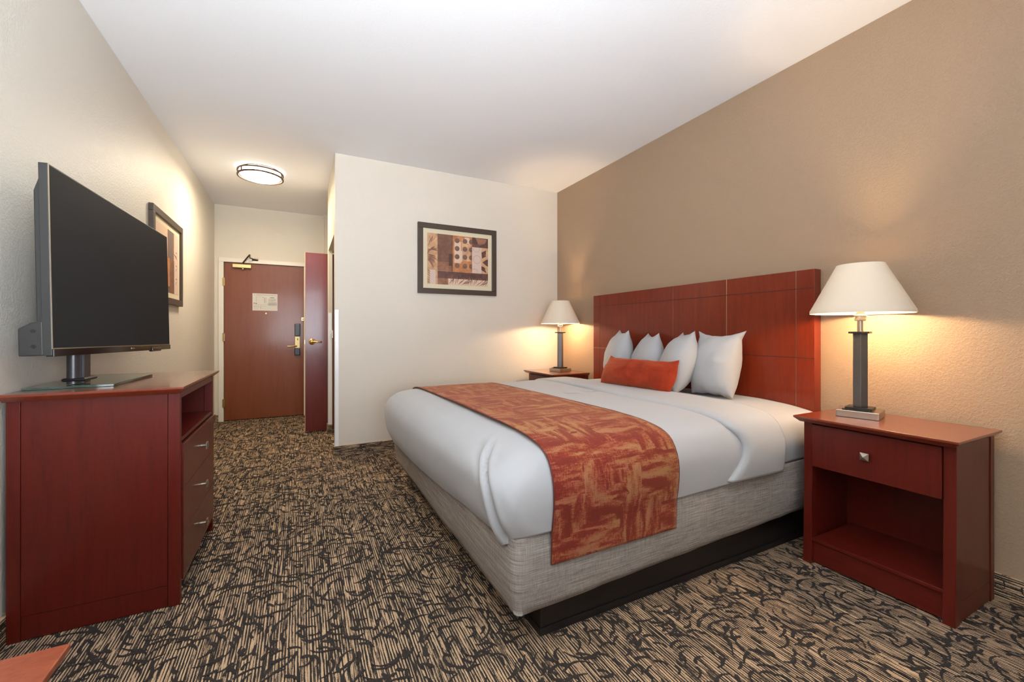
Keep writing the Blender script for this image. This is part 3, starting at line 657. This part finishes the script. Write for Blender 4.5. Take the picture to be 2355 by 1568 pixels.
# ------------------------------------------------------------------ bed
bed = thing('bed', 'king size bed with black platform base and grey woven cover', 'bed', (1.62, 2.32, 0))
def bp(name, bm, m, **k):
    o = obj(name, bm, m, None, **k); o.data.transform(Matrix.Translation(-Vector(bed.location))); o.parent = bed; return o
bm = BX((.806, .822, 1.352, 3.29, 0.002, .22), (.822, 2.58, 1.352, 1.368, .002, .22), (.822, 2.58, 3.274, 3.29, .002, .22), (.801, .806, 1.346, 3.296, .002, .03), (.806, 2.58, 1.346, 1.352, .002, .03))
bp('platform', bm, M['blackm'], bevel=.001)
def upath(x0, y0, y1, x1, R, n=120):
    # U path from the head along the near side, round the foot, to the head on the far side; returns (x, y, nx, ny, wfoot, s)
    segs = [('n', x1 - (x0 + R)), ('c1', R * pi / 2), ('f', (y1 - y0) - 2 * R), ('c2', R * pi / 2), ('r', x1 - (x0 + R))]
    tot = sum(l for _, l in segs); out = []
    knots = []
    for nm, l in segs:
        k = max(10, int(n * l / tot)) if nm[0] != 'c' else 12
        knots.append((nm, l, k))
    for nm, l, k in knots:
        for i in range(k + (1 if nm == 'r' else 0)):
            t_ = i / k
            if nm == 'n': out.append((x1 - t_ * l, y0, 0, -1, 0.0, t_))
            elif nm == 'c1': a = -pi / 2 - t_ * pi / 2; out.append((x0 + R + R * cos(a), y0 + R + R * sin(a), cos(a), sin(a), .5 - .5 * cos(t_ * pi), t_))
            elif nm == 'f': out.append((x0, y0 + R + t_ * l, -1, 0, 1.0, t_))
            elif nm == 'c2': a = pi - t_ * pi / 2; out.append((x0 + R + R * cos(a), y1 - R + R * sin(a), cos(a), sin(a), .5 + .5 * cos(t_ * pi), t_))
            else: out.append((x0 + R + t_ * l, y1, 0, 1, 0.0, t_))
    return out
UCOUNT = {'n': 70, 'c1': 26, 'f': 90, 'c2': 16, 'r': 50}
def uring(x0, y0, y1, x1, R):
    # the same U with fixed counts, so rings of different insets can be joined
    full = {'n': x1 - (x0 + R), 'f': (y1 - y0) - 2 * R, 'r': x1 - (x0 + R)}; out = []
    for nm, k in UCOUNT.items():
        for i in range(k + (1 if nm == 'r' else 0)):
            t_ = i / k; l = full.get(nm)
            if nm == 'n': e = 1 - (1 - t_) ** 1.6; out.append((x1 - e * l, y0, 0, -1, 0.0))
            elif nm == 'c1': a = -pi / 2 - t_ * pi / 2; out.append((x0 + R + R * cos(a), y0 + R + R * sin(a), cos(a), sin(a), .5 - .5 * cos(t_ * pi)))
            elif nm == 'f': e = t_ ** 1.4; out.append((x0, y0 + R + e * l, -1, 0, 1.0))
            elif nm == 'c2': a = pi - t_ * pi / 2; out.append((x0 + R + R * cos(a), y1 - R + R * sin(a), cos(a), sin(a), .5 + .5 * cos(t_ * pi)))
            else: out.append((x0 + R + t_ * l, y1, 0, 1, 0.0))
    return out
# grey woven cover of the box spring
bm = bmesh.new(); path = upath(.665, 1.282, 3.36, 2.60, .035)
levels = 14; rings = []
for k in range(levels + 1):
    t_ = k / levels; ring = []
    for (x, y, nx, ny, wf, s) in path:
        near = max(0, 1 - abs(x - .665) / 2)
        zb = .205 - .06 * near if y < 1.5 else .14 - (.0 if x < .8 else -.05)
        if wf > 0: zb = .145 if y < 2 else .135
        zb += .004 * noise.noise(Vector((x * 9, y * 9, 3)))
        z = zb + (.462 - zb) * t_
        off = .010 * sin(pi * min(1, t_ * 1.1)) + .006 * noise.noise(Vector((x * 2.5, y * 2.5, z * 5))) - .012 * (1 - t_) ** 3
        ring.append(bm.verts.new((x + nx * off, y + ny * off, z)))
    rings.append(ring)
rings.insert(0, [bm.verts.new((v.co.x - p[2] * .06, v.co.y - p[3] * .06, v.co.z + .008)) for v, p in zip(rings[0], path)])
rings.append([bm.verts.new((v.co.x - p[2] * .2, v.co.y - p[3] * .2, .468)) for v, p in zip(rings[-1], path)])
for a, b in zip(rings, rings[1:]):
    for i in range(len(a) - 1): bm.faces.new((a[i], a[i + 1], b[i + 1], b[i]))
bp('box_spring_cover', bm, M['skirt'], smooth='all')

SIDE = [(.014, .43), (.006, .48), (0, .545), (.006, .612), (.036, .676), (.085, .708), (.16, .724), (.25, .733), (.42, .738)]
FOOT = [(.062, .35), (.018, .44), (0, .57), (.03, .640), (.09, .690), (.15, .710), (.21, .723), (.28, .732), (.42, .738)]
def interp(tab, t_):
    n = len(tab) - 1; q = t_ * n; i = min(n - 1, int(q)); f = q - i
    p0 = tab[max(0, i - 1)]; p1 = tab[i]; p2 = tab[i + 1]; p3 = tab[min(n, i + 2)]
    return tuple(.5 * ((2 * b) + (-a + c) * f + (2 * a - 5 * b + 4 * c - d) * f * f + (-a + 3 * b - 3 * c + d) * f ** 3) for a, b, c, d in zip(p0, p1, p2, p3))
YN, YFAR = 1.252, 3.385; YC = (YN + YFAR) / 2
def cover(x0, x1, lvl=40, seed=0, R=.10):
    bm = bmesh.new(); rings = []
    for k in range(lvl + 1):
        t_ = k / lvl; ring = []
        d1_, z1_ = interp(SIDE, t_); d2_, z2_ = interp(FOOT, t_)
        low = max(0, 1 - t_ / .45)
        for (x, y, nx, ny, wf) in uring(x0 + d2_, YN + d1_, YFAR - d1_, x1, R + min(d1_, d2_) * .35):
            z = z1_ * (1 - wf) + z2_ * wf
            far = min(1, max(0, (y - 1.3) / 1.9)); nearc = max(0, 1 - (y - 1.28) / 1.2)
            z += wf * low * (.055 * nearc - .045 * far)
            if y < 2: z += (1 - wf) * low * .02 * min(1, max(0, (x - 1.3)))
            z -= .012 * max(0, min(1, (y - 2) / 1.3)) * (1 if t_ > .4 else t_)
            x += wf * .02 * max(0, 1 - (y - YN) / .9)
            q = Vector((x * 2.2 + seed, y * 2.2, z * 2.2)); b = .010 * noise.noise(q) + .004 * noise.noise(q * 3.1)
            if t_ < .62 and y < 2.0:
                # loose tuck hanging at the near foot corner: a valley that runs down to the hem with folds either side
                u_ = (y - YN) - (x - x0 - .02)                       # grows along the foot away from the near side
                c_ = -.005 + .42 * t_ - .75 * max(0, t_ - .40) ** 1.5
                fade = min(1, (.62 - t_) / .22)
                b += fade * (-.026 * math.exp(-((u_ - c_) / .012) ** 2) + .008 * math.exp(-((u_ - c_ + .035) / .026) ** 2) + .015 * math.exp(-((u_ - c_ - .03) / .022) ** 2) - .006 * math.exp(-((u_ - c_ - .10) / .03) ** 2))
                z -= .028 * math.exp(-((u_ - c_ - .05) / .05) ** 2) * low
            ring.append(bm.verts.new((x + nx * b, y + ny * b, z + b * .4)))
        rings.append(ring)
    last = rings[-1]; sp_ = min(x0 + 1.0, x1 - .05)
    for j in range(1, 9):
        f = j / 8; ring = []
        for v_ in last:
            tx_ = max(v_.co.x, sp_)
            x = v_.co.x + (tx_ - v_.co.x) * f; y = v_.co.y + (YC - v_.co.y) * f
            ring.append(bm.verts.new((x, y, v_.co.z + (.735 - v_.co.z) * f)))
        rings.append(ring)
    for a, b in zip(rings, rings[1:]):
        for i in range(len(a) - 1): bm.faces.new((a[i], a[i + 1], b[i + 1], b[i]))
    bmesh.ops.remove_doubles(bm, verts=bm.verts, dist=.0003)
    return bm
def ypath(grow=0, hem=None, tab=SIDE, zmin=None):
    """cross-section over the bed: list of (y, z, ny, nz) from the near hem to the far hem"""
    pts = []
    for i in range(41):
        d, z = interp(tab, i / 40); pts.append((YN + d, z))
    near = [p for p in pts if zmin is None or p[1] >= zmin]
    mid = [(near[-1][0] + (YC - near[-1][0]) * f, near[-1][1] - .003 * f) for f in [i / 10 for i in range(1, 11)]]
    far = [(2 * YC - y, z - .012 * min(1, z / .7)) for y, z in near][::-1]
    mid2 = [(YC + (far[0][0] - YC) * f, mid[-1][1] + (far[0][1] - mid[-1][1]) * f) for f in [i / 10 for i in range(1, 10)]]
    P_ = near + mid + mid2 + far
    if hem is not None:
        y0_, z0_ = P_[0]; k = 12; P_ = [(y0_ + (.004) * (1 - i / k), hem + (z0_ - hem) * i / k) for i in range(k)] + P_
        y1_, z1_ = P_[-1]; P_ += [(y1_ - .004 * i / k, z1_ - (z1_ - hem) * i / k) for i in range(1, k + 1)]
    out = []
    for i, (y, z) in enumerate(P_):
        a = P_[max(0, i - 1)]; b = P_[min(len(P_) - 1, i + 1)]; dy, dz_ = b[0] - a[0], b[1] - a[1]; l = sqrt(dy * dy + dz_ * dz_) or 1
        ny, nz_ = -dz_ / l, dy / l
        out.append((y + ny * grow, z + nz_ * grow, ny, nz_))
    return out
def strip(x0, x1, grow, hem=None, seed=0, nx=24, edge=0.0, wob=.004, uvscale=1, skew=None, roll=False, x0f=None, zmin=None):
    bm = bmesh.new(); uv = bm.loops.layers.uv.new('UVMap'); P_ = ypath(grow, hem, SIDE, zmin); rows = []; S_ = [0]
    for a, b in zip(P_, P_[1:]): S_.append(S_[-1] + sqrt((a[0] - b[0]) ** 2 + (a[1] - b[1]) ** 2))
    for j, (y, z, ny, nz_) in enumerate(P_):
        row = []
        for i in range(nx + 1):
            t_ = i / nx; xa = x0 if x0f is None else x0f(y, z); x = xa + (x1 - xa) * t_
            q = Vector((x * 2.4 + seed, y * 2.4, z * 2.4)); b = wob * noise.noise(q)
            if roll:                              # rounded front edge of a folded cuff
                e = min(1, t_ / .16); b += -.024 * (1 - sqrt(max(0, 1 - (1 - e) ** 2)))
            e2 = min(t_, 1 - t_) * nx
            row.append(bm.verts.new((x, y + ny * b, z + nz_ * b)))
        rows.append(row)
    for j in range(len(rows) - 1):
        for i in range(nx):
            f = bm.faces.new((rows[j][i], rows[j][i + 1], rows[j + 1][i + 1], rows[j + 1][i]))
            for lp, (jj, ii) in zip(f.loops, ((j, i), (j, i + 1), (j + 1, i + 1), (j + 1, i))): lp[uv].uv = (rows[jj][ii].co.x * uvscale, S_[jj] * uvscale)
    return bm
def solid(o, th, off=-1):
    s = o.modifiers.new('thickness', 'SOLIDIFY'); s.thickness = th; s.offset = off
    return o
# mattress under its fitted sheet, seen at the head end
o = bp('mattress', strip(1.87, 2.612, -.020, None, 4, 30, wob=.010, zmin=.462), M['linen'], smooth='all'); solid(o, .01)
dv = obj('duvet', cover(.575, 1.90, 40, 1, .10), M['linen'], smooth='all'); solid(dv, .012)
tag(dv, 'smooth white duvet draped over the foot and sides of the bed', 'duvet')
FZ = [(.42, 1.72), (.479, 1.775), (.514, 1.808), (.561, 1.838), (.60, 1.85), (.64, 1.845), (.68, 1.823), (.712, 1.80)]
FY = [(1.34, 1.80), (1.48, 1.795), (1.77, 1.80), (2.3, 1.84), (2.78, 1.88), (3.4, 1.90)]
def lut(tab, q):
    if q <= tab[0][0]: return tab[0][1]
    for (a, va), (b, vb) in zip(tab, tab[1:]):
        if q <= b: f = (q - a) / (b - a); return va + (vb - va) * f
    return tab[-1][1]
def fold_x(y, z):
    # the cuff's front edge bows towards the head over the near side, then swings to the foot at the hem
    return lut(FZ, z) if y < 1.345 else lut(FY, y)
cf = obj('folded_sheet', strip(1.82, 2.14, .022, None, 7, 30, wob=.008, roll=True, x0f=fold_x, zmin=.452), M['linen'], smooth='all'); solid(cf, .012)
tag(cf, 'white top sheet folded back in a band over the duvet below the pillows', 'sheet')
rn = obj('bed_runner', strip(.80, 1.42, .007, .312, 0, 26, wob=.003), M['runner'], smooth='all'); solid(rn, .006, -1)
tag(rn, 'rust and tan patterned runner laid across the foot of the bed', 'bed runner')
m = M['piping'] = mat('dark_rust_piping', sr(98, 44, 30), .8)
for xe in (.80, 1.42):
    bm = bmesh.new(); P_ = ypath(.005, .312)
    tube(bm, [(xe, y, z) for y, z, _, _ in P_[::2]], .0028, 6); obj('piping', bm, m, rn, smooth='all')

# ------------------------------------------------------------------ pillows
def pillow_mesh(W, Hh, Tk, seed, taper=.26, ear=.06, n=44, top_ear=.13, p=3.2, flare=.012):
    bm = bmesh.new(); grids = []
    for side in (1, -1):
        g = []
        for j in range(n + 1):
            row = []
            for i in range(n + 1):
                u = 2 * i / n - 1; v_ = 2 * j / n - 1
                u = sin(u * pi / 2) * .35 + u * .65; v_ = sin(v_ * pi / 2) * .35 + v_ * .65
                if (i in (0, n) or j in (0, n)) and side < 0: row.append(grids[0][j][i]); continue
                side_ = (1 - taper * max(0, v_) ** 1.6 - taper * .45 * max(0, -v_) ** 2)
                x = W / 2 * u * side_
                if v_ > 0: dip = top_ear * (1 - abs(u) ** 2.4) * v_ ** 3
                else: dip = ear * (1 - abs(u) ** 2.4) * abs(v_) ** 3
                z = Hh / 2 * (v_ - dip if v_ > 0 else v_ + dip)
                tip = max(0, abs(u) - .8) / .2 * max(0, v_ - .8) / .2
                x += math.copysign(flare * tip, u); z += .012 * tip
                bulge = (max(0, 1 - abs(u) ** p) * max(0, 1 - abs(v_) ** p)) ** .5
                bulge *= 1 - .25 * abs(u * v_) - .15 * max(0, v_)
                th = Tk / 2 * bulge
                q = Vector((u * 1.7 + seed, v_ * 1.7, side))
                nn = .009 * noise.noise(q) * bulge + .002 * noise.noise(q * 3) * bulge
                # pull creases from the corners
                th += nn
                wob = .008 * noise.noise(Vector((u * 3, v_ * 3, seed)))
                row.append(bm.verts.new((-side * th if True else 0, x + wob * .4, z + wob)))
            g.append(row)
        grids.append(g)
    for s, g in enumerate(grids):
        for j in range(n):
            for i in range(n):
                a = (g[j][i], g[j][i + 1], g[j + 1][i + 1], g[j + 1][i])
                bm.faces.new(a if s == 0 else a[::-1])
    return bm
def place_pillow(name, label, cat, mesh_bm, m, loc, lean, yaw, roll=0, group=None, Hh=.45):
    mesh_bm_ = mesh_bm
    for v_ in mesh_bm_.verts: v_.co.z += Hh / 2
    o = obj(name, mesh_bm_, m, smooth='all')
    o.matrix_world = Matrix.Translation(loc) @ Matrix.Rotation(radians(yaw), 4, 'Z') @ Matrix.Rotation(radians(roll), 4, 'X') @ Matrix.Rotation(radians(lean), 4, 'Y')
    tag(o, label, cat, group); return o
PIL = [  # label, location, width, height, thickness, lean, yaw, roll, taper
    ('plump white pillow, farthest left of the four against the headboard', (2.41, 2.83, .728), .42, .435, .20, 13, -26, 1, .42),
    ('smaller looking white pillow, second from the left, behind the orange cushion', (2.40, 2.475, .728), .40, .41, .20, 13, -28, 0, .40),
    ('white pillow just behind the right end of the orange cushion', (2.33, 2.145, .728), .44, .43, .22, 19, -36, -2, .32),
    ('wide white pillow with a flared corner, nearest the right lamp', (2.395, 1.845, .728), .305, .425, .22, 14, 2, 0, .06)]
for k, (lb, loc, W, Hh, Tk, le, ya, ro, tp_) in enumerate(PIL):
    place_pillow('pillow', lb, 'pillow', pillow_mesh(W, Hh, Tk, k * 3.7 + 1, tp_, flare=.03 if k == 3 else .012), M['linen'], loc, le, ya, ro, 'white pillows on the bed', Hh)
place_pillow('cushion', 'burnt orange velvet lumbar cushion leaning on the white pillows', 'cushion', pillow_mesh(.675, .222, .15, 20, .05, .02, 44, .10, 3.0, .004), M['velvet'], (2.10, 2.262, .75), 26, 2, 0, None, .222)
